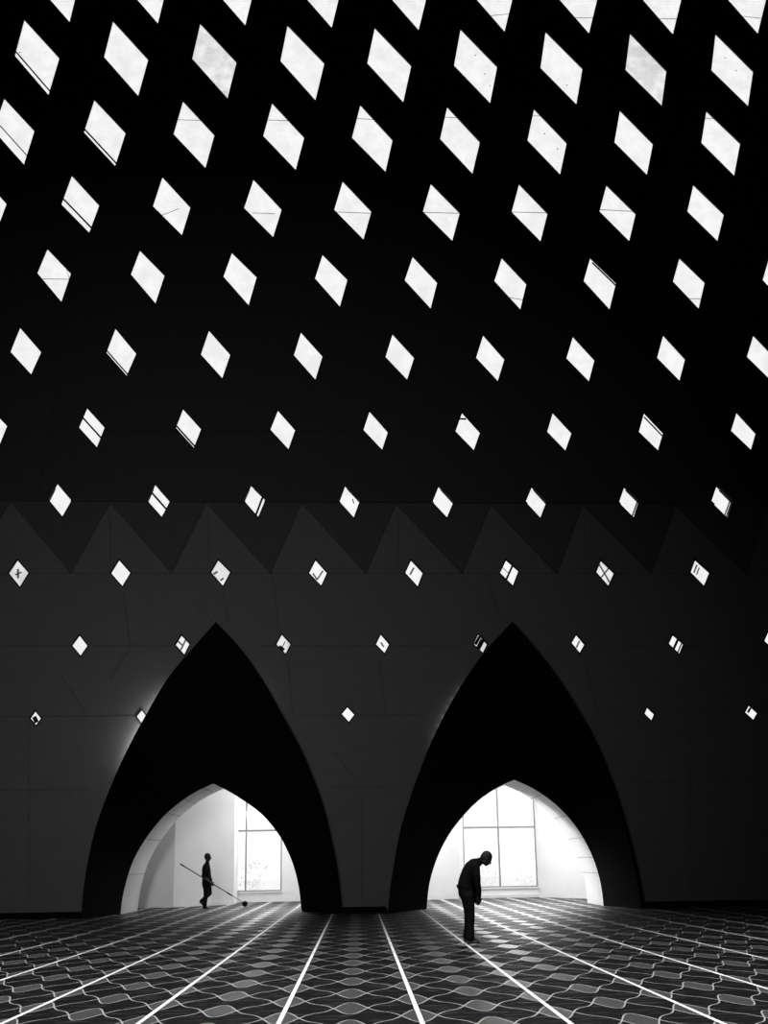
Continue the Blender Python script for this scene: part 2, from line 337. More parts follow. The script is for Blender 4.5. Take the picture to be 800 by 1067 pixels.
ORD = ['top', 'second', 'third', 'fourth', 'fifth', 'sixth', 'seventh', 'eighth', 'ninth', 'tenth', 'eleventh']
ZUP = [(-88,522),(10,522.5),(114,523.5),(215,524),(314.5,524),(412.5,524.5),(511,525),(607,525.5),(704,526),(801,526.5),(899,527)]
ZLO = [(-34,597.5),(73.5,597.5),(178.5,597.5),(281.5,597.5),(381,597.5),(481.5,597.5),(580,597.5),(678.5,597.5),(777.5,597.5),(876,597.5)]
YU, YM = D-.16, D-.08
up = [on(x, y, YM) for x, y in ZUP]; lo_ = [on(x, y, YM) for x, y in ZLO]
def pad(a, y):  return a
def cutter_mesh():
    bm = bmesh.new()
    for r in RN:
        Y = YU if r < 'H' else (YM if r == 'H' else D)
        for q in ROWS[r]:
            P = [on(x, y, Y) for x, y in q]; prism(bm, [(p.x, p.z) for p in P], D-1.2, D+1)
    return bm
bm = cutter_mesh(); bmesh.ops.recalc_face_normals(bm, faces=bm.faces)
me = bpy.data.meshes.new('cut'); bm.to_mesh(me); bm.free(); cutter = bpy.data.objects.new('cut', me); C.objects.link(cutter)
bm = bmesh.new()
for h in hole_cut: prism(bm, [(p.x, p.z-(.5 if k in (0, len(h)-1) else 0)) for k, p in enumerate(h)], D-1.2, D+1)
bmesh.ops.recalc_face_normals(bm, faces=bm.faces)
me = bpy.data.meshes.new('cut2'); bm.to_mesh(me); bm.free(); cutter2 = bpy.data.objects.new('cut2', me); C.objects.link(cutter2)
def cut(o, cs):
    for c in cs:
        m = o.modifiers.new('b', 'BOOLEAN'); m.operation = 'DIFFERENCE'; m.object = c; m.solver = 'EXACT'
    bake_mods(o, smooth=False)
def layer(name, pts, y0, y1, m, cs, lab):
    bm = bmesh.new(); prism(bm, pts, y0, y1); o = obj(name, bm, m); cut(o, cs); tag(o, lab, 'wall', kind='structure'); return o
zu = sum(p.z for p in up)/len(up)
zz = []
for i in range(len(up)-1): zz += [(up[i].x, up[i].z), (lo_[i].x, lo_[i].z)]
zz.append((up[-1].x, up[-1].z))
z745 = on(400, 746, D).z; z673 = on(400, 673, D).z; z598 = on(400, 597.5, D).z
L0 = layer('wall_back', [(XL, 0), (XR, 0), (XR, on(400, 510, D).z), (XL, on(400, 510, D).z)], D, D+.06, M['wall_low_lit'], [cutter, cutter2], 'lower part of the great wall, dark grey panels around the arches')
L1 = layer('wall_back_zigzag', [(XL, zz[0][1])]+zz+[(XR, zz[-1][1]), (XR, zu+.9), (XL, zu+.9)], YM, YM+.07, M['wall_mid_dim'], [cutter], 'wall band in a shaded tone with a zigzag lower edge of pointed triangles')
uz = [(XL, up[0].z+(up[0].z-up[1].z)*5)]+[(p.x, p.z+.01) for p in up]+[(XR, up[-1].z)]
L2 = layer('wall_back_upper', uz+[(XR, ZT), (XL, ZT)], YU, YU+.07, M['wall_up_shade'], [cutter], 'upper wall in a deeper shaded tone, pierced by rows of diamond windows')
# hairline panel seams, slightly proud dark strips
bm = bmesh.new()
def strip(a, b, Y, w=.016):
    a = on(a[0], a[1], Y); b = on(b[0], b[1], Y); d = (b-a).normalized(); n = Vector((-d.z, 0, d.x))*w/2
    prism(bm, [(p.x, p.z) for p in (a-n, b-n, b+n, a+n)], Y-.006, Y+.003)
for a, b in (((-60,597.5),(900,597.5)), ((-60,673),(180,673)), ((268,673),(478,673)), ((600,674),(900,674)),
             ((-60,747),(140,746)), ((312,745.5),(440,745)), ((628,744),(900,743)), ((345,820),(405,820)), ((-60,824),(92,822)), ((655,815),(900,812)),
             ((128,616),(136,674)), ((136,674),(115,710)), ((232,615),(238,650)), ((284,600),(292,668)), ((300,690),(305,745)), ((62,700),(92,746)), ((92,746),(92,940)),
             ((345,780),(372,815)), ((200,626),(222,648)), ((377,830),(377,940)), ((30,752),(30,940)), ((720,750),(720,940)), ((690,745),(760,815)), ((395,690),(402,745)), ((505,600),(520,640)), ((610,690),(622,742)), ((115,535),(115,595)), ((217,535),(217,595)), ((415,535),(415,590)), ((608,535),(610,585))):
    strip(a, b, D)
s = obj('panel_seam', bm, M['seam_low'], L0); cut(s, [cutter])
bm = bmesh.new()
for y in (62, 290, 447): strip((-80, y), (900, y+6), YU)
for a, b in (((250,250),(330,420)), ((330,420),(430,520)), ((700,180),(668,400)), ((668,400),(600,520)), ((40,180),(75,300)), ((75,300),(40,520)), ((520,60),(640,290)), ((860,0),(760,250))): strip(a, b, YU, .012)
s = obj('panel_seam', bm, M['seam_up'], L2); cut(s, [cutter])
for c in (cutter, cutter2): bpy.data.objects.remove(c)

# black base strip of the wall, between and beside the arches
def base_strip(i, x0, x1, lab):
    bm = bmesh.new(); plan(bm, [(x0, D-.45), (x1, D-.45), (x1, D), (x0, D)], 0, .15)
    tag(obj('baseboard_%s' % ['left', 'middle', 'right'][i], bm, M['black']), lab, 'baseboard', kind='structure')
base_strip(0, XL, outer[0][0].x-.03, 'black plinth along the wall left of the arches')
base_strip(1, outer[0][-1].x+.03, outer[1][0].x-.03, 'black plinth along the wall between the two arches')
base_strip(2, outer[1][-1].x+.03, XR, 'black plinth along the wall right of the arches')

# ---- diamond windows
def lerp4(q, s, t):
    T, L, B, R = q
    return T*(1-s)*(1-t)+R*s*(1-t)+L*(1-s)*t+B*s*t
# bars seen in the glass: (s0,t0)-(s1,t1), width, tone    s runs top->right, t runs top->left
BARS = {('B',0):[((0,.88),(1,.88),.045,1)], ('C',0):[((0,.72),(1,.72),.03,1)], ('C',1):[((0,.9),(1,.9),.05,1)], ('D',1):[((0,.8),(1,.8),.05,1)],
 ('E',6):[((.1,.07),(1,.07),.05,1)], ('F',1):[((0,.92),(1,.92),.04,1)], ('G',1):[((0,.5),(1,.5),.05,1)], ('G',2):[((0,.9),(1,.9),.05,1)],
 ('G',7):[((.05,.14),(1,.14),.04,1)], ('G',5):[((0,.3),(.25,0.05),.05,1)], ('H',1):[((0,.47),(1,.47),.055,1)], ('H',2):[((.80,0),(.84,1),.06,1)],
 ('H',3):[((.6,.2),(.75,.35),.03,1)], ('H',6):[((.93,0),(.9,1),.04,1)], ('H',7):[((.88,0),(.84,1),.035,1), ((.96,0),(.93,1),.03,1)],
 ('I',5):[((.52,0),(.5,1),.06,1), ((.0,.55),(.5,.55),.02,0)], ('I',2):[((.15,.95),(.3,.6),.06,0), ((.7,.9),(.8,.6),.06,0)], ('I',0):[((.3,.35),(.6,.75),.06,0), ((.35,.75),(.6,.3),.04,0)],
 ('I',3):[((.7,.1),(.62,.9),.05,0), ((.2,.8),(.62,.9),.05,0)], ('I',4):[((.35,.2),(.3,.8),.06,0)], ('I',6):[((0,.3),(1,.7),.05,0), ((.6,0),(.4,1),.05,0)], ('I',7):[((.2,.15),(.2,.8),.05,0), ((.38,.2),(.38,.75),.04,0)],
 ('J',1):[((.5,0),(.55,1),.05,0), ((0,.6),(.5,.55),.05,0)], ('J',2):[((.25,.95),(.75,.85),.09,1), ((.5,.2),(.5,.9),.03,0)], ('J',3):[((.3,.5),(.7,.6),.05,0)],
 ('J',4):[((.18,0),(.14,.9),.09,1), ((.52,0),(.5,1),.13,1)], ('J',5):[((.5,.1),(.55,.9),.05,0)], ('J',6):[((.5,0),(.5,1),.07,1), ((.88,0),(.88,1),.035,1)],
 ('K',0):[((.2,.55),(.85,.75),.12,1)], ('K',4):[((.28,.05),(.25,.7),.06,1)],
 ('C',2):[((0,.55),(.55,0),.014,0)], ('C',3):[((0,.5),(.5,0),.014,0)], ('C',4):[((.0,.4),(.4,0),.014,0)], ('D',3):[((.25,.9),(.85,.3),.014,0)], ('D',4):[((.05,1),(1,.05),.016,0)],
 ('D',5):[((0,1),(1,0),.016,0)], ('D',6):[((0,.97),(.97,0),.016,0)], ('D',7):[((0,.9),(.9,0),.016,0)], ('D',2):[((.3,1),(.7,.35),.014,0)], ('C',5):[((0,.3),(.3,0),.014,0)], ('C',8):[((0,.22),(.22,0),.014,0)], ('C',6):[((0,.2),(.2,0),.01,0)],
 ('A',5):[((.6,1),(1,.55),.014,0)], ('A',6):[((.6,1),(1,.6),.014,0)], ('A',7):[((.6,1),(1,.6),.014,0)], ('A',8):[((.55,1),(1,.6),.014,0)],
 ('E',5):[((.55,1),(1,.6),.014,0)], ('E',7):[((.6,1),(1,.6),.014,0)]}
SPECK = {('B',5):[(.45,.25),(.75,.45),(.92,.6)], ('B',8):[(.3,.35),(.6,.4)], ('B',6):[(.7,.75)], ('C',6):[(.8,.4),(.4,.35)], ('B',0):[(.1,.8)]}
NW = 0
ordinal = lambda k: ORD[k] if 0 < k < 11 else 'first'
for ri, r in enumerate(RN):
    Y = YU if r < 'H' else (YM if r == 'H' else D)
    for k, q in enumerate(ROWS[r]):
        NW += 1
        P = [on(x, y, Y) for x, y in q]; c = sum(P, Vector())/4
        w = empty('window_%d' % NW, c)
        rown = 'bottom' if r == 'K' else ORD[ri]
        kk = ('leftmost' if k == 0 else 'rightmost' if k == len(ROWS[r])-1 else ordinal(k)+' from the left')
        tag(w, '%s diamond window, %s in the %s row of the dark wall' % ('tiny' if ri > 8 else 'small' if ri > 5 else 'large', kk, rown), 'window', 'diamond windows', 'structure')
        # slim black frame around the opening on the wall face
        bm = bmesh.new(); 
        def grow(d):
            out = []
            for j in range(4):
                a, b, cc = P[j-1], P[j], P[(j+1) % 4]
                e1 = (b-a).normalized(); e2 = (cc-b).normalized()
                n1 = Vector((-e1.z, 0, e1.x)); n2 = Vector((-e2.z, 0, e2.x))
                if n1.dot(c-b) > 0: n1 = -n1
                if n2.dot(c-b) > 0: n2 = -n2
                bis = (n1+n2); bis *= d/max(.2, (1+n1.dot(n2)))
                out.append(b+bis)
            return out
        A_, B_ = grow(0), grow(.035)
        vs = [[bm.verts.new((p.x, yy, p.z)) for p in PP] for PP, yy in ((A_, Y-.012), (B_, Y-.012), (B_, Y+.0), (A_, Y+.0))]
        for a in range(4):
            for j in range(4): bm.faces.new((vs[a][j], vs[a][(j+1) % 4], vs[(a+1) % 4][(j+1) % 4], vs[(a+1) % 4][j]))
        obj('frame', bm, M['frame'], w)
        bm = bmesh.new(); G = grow(.004); prism(bm, [(p.x, p.z) for p in G], Y+.03, Y+.036)
        obj('pane', bm, M['glass_dim'] if (r == 'I' and k in (0, 2, 6)) or (r == 'J' and k in (2, 4)) or (r, k) in (('B', 7), ('B', 2)) else M['glass'], w)
        Q = [Vector((p.x, 0, p.z)) for p in P]
        for (a, b, wd, tone) in BARS.get((r, k), []):
            pa, pb = lerp4(Q, *a), lerp4(Q, *b); d = (pb-pa).normalized(); n = Vector((-d.z, 0, d.x))*wd/2
            bm = bmesh.new(); prism(bm, [(p.x, p.z) for p in (pa-n, pb-n, pb+n, pa+n)], Y+.04, Y+.055)
            obj('glazing_bar', bm, M['bar'] if tone else M['bar_pale'], w)
        if (r, k) in SPECK:
            bm = bmesh.new()
            for st in SPECK[(r, k)]:
                p = lerp4(Q, *st); ball(bm, (p.x, Y+.028, p.z), (.022, .006, .022), seg=8)
            obj('dirt_speck', bm, M['bar'], w)

# ================================================================= THE BRIGHT GALLERY BEHIND
GZ = 4.7; YF = 47.0
GXL, GXR = -9.0, 14.0
# wall that closes the gallery towards the hall, pierced by the passages
bm = bmesh.new(); prism(bm, [(GXL, 0), (GXR, 0), (GXR, GZ), (GXL, GZ)], YT-.12, YT-.02)
gw = obj('wall_gallery_front', bm, M['plaster'])
bm = bmesh.new()
for h in inner_end: 
    hh = offs(h, .06)
    prism(bm, [(p.x, p.z-(.5 if k in (0, len(h)-1) else 0)) for k, p in enumerate(hh)], YT-.6, YT+.6)
bmesh.ops.recalc_face_normals(bm, faces=bm.faces)
me = bpy.data.meshes.new('cut3'); bm.to_mesh(me); bm.free(); c3 = bpy.data.objects.new('cut3', me); C.objects.link(c3)
cut(gw, [c3]); bpy.data.objects.remove(c3); tag(gw, 'white inner wall on the gallery side of the passages', 'wall', kind='structure')
bm = bmesh.new(); box(bm, (GXL-.2, YT-.15, GZ), (GXR+.2, YF+.6, GZ+.15)); tag(obj('ceiling_gallery', bm, M['plaster']), 'white ceiling of the gallery behind the arches', 'ceiling', kind='structure')
for nm, x in (('wall_gallery_left', GXL-.2), ('wall_gallery_right', GXR)):
    bm = bmesh.new(); box(bm, (x, YT-.15, 0), (x+.2, YF+.3, GZ)); tag(obj(nm, bm, M['plaster']), '%s end wall of the bright gallery' % nm.split('_')[-1], 'wall', kind='structure')
# angled wall panels
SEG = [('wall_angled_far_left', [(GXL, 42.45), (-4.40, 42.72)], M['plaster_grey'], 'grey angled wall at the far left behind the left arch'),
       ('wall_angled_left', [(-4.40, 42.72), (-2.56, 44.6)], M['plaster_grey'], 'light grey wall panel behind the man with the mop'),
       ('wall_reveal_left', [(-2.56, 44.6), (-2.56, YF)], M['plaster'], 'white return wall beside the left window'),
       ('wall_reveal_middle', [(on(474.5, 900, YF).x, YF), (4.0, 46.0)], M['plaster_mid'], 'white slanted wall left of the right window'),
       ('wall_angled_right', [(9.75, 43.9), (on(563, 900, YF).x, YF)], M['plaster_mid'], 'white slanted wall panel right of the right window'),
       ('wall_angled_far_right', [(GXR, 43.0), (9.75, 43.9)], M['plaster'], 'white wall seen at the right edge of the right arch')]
for nm, (p, q), m, lab in SEG:
    bm = bmesh.new(); wallseg(bm, q, p, -.1, 0, GZ); tag(obj(nm, bm, m), lab, 'wall', kind='structure')
bm = bmesh.new(); plan(bm, [(4.0, 46.0), (4.0, 46.12), (0.6, 46.12), (.6, 46.0)], 0, GZ); plan(bm, [(.5, 46.0), (.6, 46.0), (.6, YF), (.5, YF)], 0, GZ)
tag(obj('wall_gallery_pier', bm, M['plaster']), 'white pier between the two gallery windows', 'wall', kind='structure')
# far wall with openings for the two windows
def wx(px, py): return on(px, py, YF).x
W1 = (wx(217, 900), wx(256, 900), wx(293.5, 900)); W2 = (wx(483, 900), wx(520.5, 900), wx(559.5, 900))
SILL = .36; TR = on(520, 862, YF).z; TOP = 4.3
bm = bmesh.new()
xs = [GXL, W1[0], W1[2], W2[0], W2[2], GXR]
for a, b in ((0, 1), (2, 3), (4, 5)): box(bm, (xs[a], YF, 0), (xs[b], YF+.2, GZ))
for a, b in ((1, 2), (3, 4)):
    box(bm, (xs[a], YF, 0), (xs[b], YF+.2, SILL)); box(bm, (xs[a], YF, TOP), (xs[b], YF+.2, GZ))
tag(obj('wall_gallery_back', bm, M['plaster']), 'white far wall of the gallery holding the two tall windows', 'wall', kind='structure')
print('W', W1, W2, TR)
for i, W in enumerate((W1, W2)):
    NW += 1
    w = empty('window_%d' % NW, ((W[0]+W[2])/2, YF, SILL))
    tag(w, ['tall bright window seen through the left arch, right of the man with the mop', 'tall four-pane bright window seen through the right arch, behind the bowing man'][i], 'window', kind='structure')
    f = .045
    bm = bmesh.new()
    box(bm, (W[0], YF+.02, SILL), (W[0]+f, YF+.1, TOP)); box(bm, (W[2]-f, YF+.02, SILL), (W[2], YF+.1, TOP))
    box(bm, (W[0]+f, YF+.02, SILL), (W[2]-f, YF+.1, SILL+f)); box(bm, (W[0]+f, YF+.02, TOP-f), (W[2]-f, YF+.1, TOP))
    obj('frame', bm, M['alu'], w)
    bm = bmesh.new(); box(bm, (W[1]-.03, YF+.025, SILL+f), (W[1]+.03, YF+.095, TOP-f)); obj('mullion', bm, M['alu'], w)
    bm = bmesh.new(); box(bm, (W[0]+f, YF+.02, TR-.035), (W[2]-f, YF+.1, TR+.035)); obj('transom', bm, M['alu'], w)
    for a, b in ((W[0]+f, W[1]-.03), (W[1]+.03, W[2]-f)):
        for z0, z1 in ((SILL+f, TR-.035), (TR+.035, TOP-f)):
            bm = bmesh.new(); box(bm, (a-.005, YF+.055, z0-.005), (b+.005, YF+.062, z1+.005)); obj('pane', bm, M['glass_clear'], w)
    bm = bmesh.new(); box(bm, (W[0]-.03, YF-.05, SILL-.05), (W[2]+.03, YF+.02, SILL-.005)); obj('sill', bm, M['plaster_grey'], w)
# low skirting in the gallery
def skirt(n, pts, lab):
    bm = bmesh.new()
    for p, q in zip(pts, pts[1:]):
        wallseg(bm, p, q, -.03, 0, .10)
    tag(obj(n, bm, M['plaster_grey']), lab, 'baseboard', kind='structure')
skirt('baseboard_gallery_left', [(-8.9, 42.45), (-4.40, 42.71), (-2.55, 44.59)], 'pale skirting under the grey wall behind the left arch')
skirt('baseboard_gallery_right', [(4.05, 46.02), (on(474.5, 900, YF).x+.02, YF-.01), (on(563, 900, YF).x-.02, YF-.01), (9.74, 43.9)], 'pale skirting under the right window')

# outside: pale paving and washed-out shrubs
bm = bmesh.new(); box(bm, (-40, YF+.65, -.3), (50, 120, -.1)); tag(obj('ground', bm, M['outside']), 'pale sunlit paving outside the gallery windows', 'ground', kind='structure')
def shrub(x, y, s, lab):
    e = empty('shrub', (x, y, -.1)); tag(e, lab, 'shrub', 'shrubs outside the windows')
    bm = bmesh.new()
    for k in range(5):
        a = random.uniform(0, 2*PI); ring_frustum(bm, (x, y, -.1), (x+.25*s*math.cos(a), y+.25*s*math.sin(a), -.1+.75*s), .02, .008, 6)
    obj('stem', bm, M['leaf'], e)
    bm = bmesh.new()
    for k in range(80):
        th = random.uniform(0, 2*PI); ph = random.uniform(0, PI); rr = s*random.uniform(.25, .55)
        c = Vector((x+rr*math.sin(ph)*math.cos(th), y+rr*math.sin(ph)*math.sin(th), -.1+.75*s+rr*.8*math.cos(ph)))
        d = Vector((random.uniform(-1, 1), random.uniform(-1, 1), random.uniform(-.4, 1))).normalized(); n = d.orthogonal().normalized()
        l = .11*s; wv = .045*s
        v = [bm.verts.new(p) for p in (c, c+d*l*.5+n*wv, c+d*l, c+d*l*.5-n*wv)]; bm.faces.new(v)
    obj('foliage', bm, M['leaf'], e, recalc=False)
shrub(-2.2, 51.2, 1.3, 'washed-out shrub outside the left window')
shrub(7.0, 51.0, .95, 'washed-out shrub outside the right window, just right of the bowing man')
shrub(8.6, 51.5, 1.0, 'washed-out shrub at the lower right of the right window')

# ================================================================= PEOPLE
def hand(bm, w, d, lat, s=1., curl=.9, thumb=1):
    """w wrist, d direction of the hand, lat = across-palm direction (index side); fingers curl towards palm normal"""
    w, d, lat = Vector(w), Vector(d).normalized(), Vector(lat)
    lat = (lat-d*lat.dot(d)).normalized(); pn = d.cross(lat)*thumb
    kn = []
    for j in range(4):
        o = (1.5-j)*.021*s
        k = w+d*(.085-.004*abs(j-1))*s+lat*o; kn.append(k)
        chain(bm, [(*(w+d*.012*s+lat*o*.7), .015*s), (*k, .0115*s)], 10)
    for j, L in enumerate((.072, .080, .075, .058)):
        p = kn[j]; dirv = d; seg = (.45, .30, .25); pts = [(*p, .0098*s)]
        for q, f in enumerate(seg):
            ang = curl*(.45, .75, .6)[q]
            dirv = (dirv*math.cos(ang)+pn*math.sin(ang)).normalized()
            p = p+dirv*L*f*s; pts.append((*p, (.0092-.0008*q)*s))
        chain(bm, pts, 10)
    t0 = w+d*.02*s+lat*.022*s
    t1 = t0+(d*.6+lat*.7+pn*.25).normalized()*.04*s; t2 = t1+(d*.9+lat*.15+pn*.45).normalized()*.032*s; t3 = t2+(d*.8-lat*.1+pn*.7).normalized()*.024*s
    chain(bm, [(*t0, .015*s), (*t1, .0125*s), (*t2, .0105*s), (*t3, .0088*s)], 10)
def head(bm, c, face, s=1.):
    """head with face towards 'face' (unit vector in x,z plane); returns matrix"""
    f = Vector(face).normalized(); l = Vector((0, 1, 0)); u = f.cross(l)*1
    R = Matrix((f, l, u)).transposed()          # columns forward, left, up
    def P(x, y, z): return Vector(c)+R@Vector((x*s, y*s, z*s))
    ball(bm, P(-.012, 0, .028), (.096*s, .076*s, .092*s), R, 20)      # cranium
    ball(bm, P(.030, 0, -.035), (.062*s, .058*s, .078*s), R, 18)      # face
    ball(bm, P(.050, 0, -.088), (.030*s, .032*s, .024*s), R, 12)      # chin
    ball(bm, P(.078, 0, .020), (.016*s, .050*s, .012*s), R, 12)       # brow
    chain(bm, [(*P(.086, 0, .006), .009*s), (*P(.106, 0, -.028), .013*s)], 10)   # nose
    ball(bm, P(.098, .011, -.033), .008*s, R, 8); ball(bm, P(.098, -.011, -.033), .008*s, R, 8)
    ball(bm, P(.084, 0, -.056), (.010*s, .026*s, .006*s), R, 10); ball(bm, P(.082, 0, -.066), (.010*s, .022*s, .007*s), R, 10)  # lips
    for sy in (1, -1):
        ball(bm, P(.050, .038*sy, -.018), (.026*s, .022*s, .026*s), R, 10)   # cheeks
        ball(bm, P(-.006, .077*sy, -.008), (.020*s, .009*s, .033*s), R, 10)  # ears
        ball(bm, P(.012, .050*sy, -.066), (.035*s, .014*s, .022*s), R, 10)   # jaw
    return P, R
def make_person(spec):
    Yp = spec['Y']; s = spec['s']
    def J(px, py, dy=0, r=None):
        p = on(px, py, Yp); p.y += dy
        return p if r is None else (p.x, p.y, p.z, r)
    root = empty('person', (J(*spec['base']).x, Yp, 0)); tag(root, spec['label'], 'person', spec.get('group'))
    # --- body: one continuous skin surface
    bm = bmesh.new()
    hc = J(*spec['head']); P, R = head(bm, hc, spec['face'], s)
    nk = J(*spec['neck'])
    chain(bm, [(*P(-.02, 0, -.05), .052*s), (*nk, .056*s), (*J(*spec['chest']), .085*s)])
    loft(bm, [(J(x, y), rx*.86, ry*.86, t) for x, y, rx, ry, t in spec['torso']])
    for L in spec['legs']: chain(bm, [(*J(x, y, dy), r*.8) for x, y, dy, r in L['pts']])
    for A in spec['arms']:
        chain(bm, [(*J(x, y, dy), r) for x, y, dy, r in A['pts']])
        x, y, dy, r = A['pts'][-1]; hand(bm, J(x, y, dy), A['dir'], A['lat'], s, A.get('curl', .9), A.get('thumb', 1))
    for L in spec['legs']:   # feet inside the shoes
        x, y, dy, r = L['pts'][-1]; a = J(x, y, dy); t = J(*L['toe'], dy)
        chain(bm, [(*a, .036*s), (*(a+(t-a)*.5), .032*s), (*(a+(t-a)*.8), .024*s)])
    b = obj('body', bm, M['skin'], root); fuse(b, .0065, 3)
    for sy in (1, -1):       # eyes
        bm = bmesh.new(); ball(bm, P(.080, .030*sy, .003), .0115*s, R, 12); obj('eye', bm, M['eye'], root, True)
    # --- hair / cap
    bm = bmesh.new()
    if spec['hair'] == 'cap':
        rings = []
        n = 20
        prof = [(.0, 1.0), (.028, 1.0), (.052, .97), (.072, .80), (.080, .45), (.081, .02)]
        V = [[bm.verts.new(P(-.014+.098*k*math.cos(2*PI*i/n), .080*k*math.sin(2*PI*i/n), .050+h)) for i in range(n)] for h, k in prof]
        bm.faces.new(V[0][::-1]); bm.faces.new(V[-1])
        for a, c in zip(V, V[1:]):
            for i in range(n): bm.faces.new((a[i], a[(i+1) % n], c[(i+1) % n], c[i]))
        obj('cap', bm, M['hair'], root, True)
    else:
        ball(bm, P(-.020, 0, .040), (.097*s, .081*s, .090*s), R, 20)
        ball(bm, P(-.050, 0, -.005), (.066*s, .074*s, .072*s), R, 18)
        h = obj('hair', bm, M['hair'], root); fuse(h, .008, 2)
    # --- shirt
    bm = bmesh.new()
    loft(bm, [(J(x, y), rx, ry, t) for x, y, rx, ry, t in spec['torso'] if not spec.get('hem') or y <= spec['hem']])
    for A in spec['arms']:
        sl = A['sleeve']; chain(bm, [(*J(x, y, dy), r+(.016 if i < 2 else .012)*s) for i, (x, y, dy, r) in enumerate(A['pts'][:-1])]+[(*(J(*A['pts'][-2][:3]).lerp(J(*A['pts'][-1][:3]), sl)), A['pts'][-1][3]+.013*s)])
    chain(bm, [(*nk, .064*s), (*J(*spec['chest']), .10*s)])
    for q in spec.get('shirt_extra', []): ball(bm, J(q[0], q[1], q[2]), q[3])
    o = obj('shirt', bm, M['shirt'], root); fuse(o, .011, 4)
    # collar
    bm = bmesh.new(); d = (hc-nk).normalized(); a = d.cross(Vector((0, 1, 0))).normalized(); n = 18
    rs = [[bm.verts.new(nk+d*h+(a*math.cos(2*PI*i/n)+Vector((0, 1, 0))*math.sin(2*PI*i/n))*rr*s) for i in range(n)] for h, rr in ((-.02, .068), (.025, .064), (.025, .060), (-.02, .062))]
    for k in range(4):
        for i in range(n): bm.faces.new((rs[k][i], rs[k][(i+1) % n], rs[(k+1) % 4][(i+1) % n], rs[(k+1) % 4][i]))
    obj('collar', bm, M['shirt'], o, True)
    # --- trousers
    bm = bmesh.new()
    tr = [(J(x, y), rx*1.0, ry*1.0, t) for x, y, rx, ry, t in spec['hips']]
    loft(bm, tr)
    for L in spec['legs']: chain(bm, [(*J(x, y, dy), r+.008*s) for x, y, dy, r in L['pts'][:-1]]+[(*J(*L['pts'][-1][:3]), L['cuff'])])
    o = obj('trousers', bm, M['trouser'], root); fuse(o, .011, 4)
    # --- shoes
    for L in spec['legs']:
        bm = bmesh.new(); x, y, dy, r = L['pts'][-1]; a = J(x, y, dy); t = J(*L['toe'], dy); hl = J(*L['heel'], dy)
        ax = (t-hl); ln = ax.length; ax.normalize(); upv = ax.cross(Vector((0, 1, 0))); upv = upv if upv.z > 0 else -upv
        # profile along the sole: (pos, half width, height)
        pr = [(0, .022, .055), (.06, .034, .075), (.25, .036, .082), (.45, .037, .068), (.65, .046, .052), (.82, .046, .042), (.94, .034, .034), (1, .014, .02)]
        RR = []
        for u, hw, hh in pr:
            c = hl+ax*ln*u; ring = []
            for (yy, zz_) in ((-1, 0), (-1, .45), (-.7, .9), (0, 1), (.7, .9), (1, .45), (1, 0)): ring.append(bm.verts.new(c+Vector((0, yy*hw*s, 0))+upv*zz_*hh*s))
            RR.append(ring)
        bm.faces.new(RR[0]); bm.faces.new(RR[-1][::-1])
        for p, q in zip(RR, RR[1:]):
            for i in range(7): bm.faces.new((p[i], p[(i+1) % 7], q[(i+1) % 7], q[i]))
        ring_frustum(bm, a+Vector((0, 0, .02)), hl+ax*ln*.22+upv*.06*s, .046*s, .046*s, 14)
        o = obj('shoe', bm, M['shoe'], root); fuse(o, .008, 2)
    return root, J

# ---- man walking with the mop (photo zoom origin 180,870, 8.89x)
YM1 = 40.9
z1 = lambda x, y: (180+x/8.89, 870+y/8.89)
def T1(x, y, rx, ry, t=0): return (*z1(x, y), rx, ry, t)
def q1(x, y, dy, r): return (*z1(x, y), dy, r)
man1, J1 = make_person(dict(Y=YM1, s=1.0, base=z1(305, 690), label='man in dark clothes walking right under the left arch, holding a long mop', group=None,
    head=z1(326, 207), face=(1, 0, -.08), neck=z1(320, 256), chest=z1(314, 285), hair='hair',
    torso=[T1(318,258,.055,.07), T1(315,270,.09,.15), T1(312,285,.115,.20), T1(310,315,.135,.21), T1(312,350,.140,.19), T1(314,390,.138,.175), T1(314,425,.142,.18), T1(314,455,.145,.18), T1(316,475,.145,.18)],
    hips=[T1(313,430,.135,.17), T1(314,455,.142,.175), T1(318,485,.142,.17), T1(318,505,.115,.15)],
    legs=[dict(pts=[q1(310,470,-.085,.090), q1(312,540,-.085,.078), q1(306,585,-.085,.058), q1(300,630,-.085,.055), q1(297,668,-.085,.042)], toe=z1(345,684), heel=z1(279,690), cuff=.062),
          dict(pts=[q1(325,470,.09,.092), q1(334,510,.09,.078), q1(340,540,.09,.062), q1(302,580,.09,.056), q1(262,614,.09,.040)], toe=z1(285,664), heel=z1(240,622), cuff=.058)],
    arms=[dict(pts=[q1(305,290,-.20,.055), q1(296,350,-.25,.046), q1(288,375,-.29,.040), q1(296,392,-.285,.034), q1(303,402,-.275,.028)], dir=(1, .1, -.45), lat=(.3, .3, 1), sleeve=.75, curl=1.1, thumb=-1),
          dict(pts=[q1(315,290,.20,.055), q1(328,350,.24,.046), q1(338,388,.20,.040), q1(352,414,.06,.034), q1(356,434,-.09,.028)], dir=(.45, -.5, -.75), lat=(.5, 0, .5), sleeve=.8, curl=1.1, thumb=-1)]))
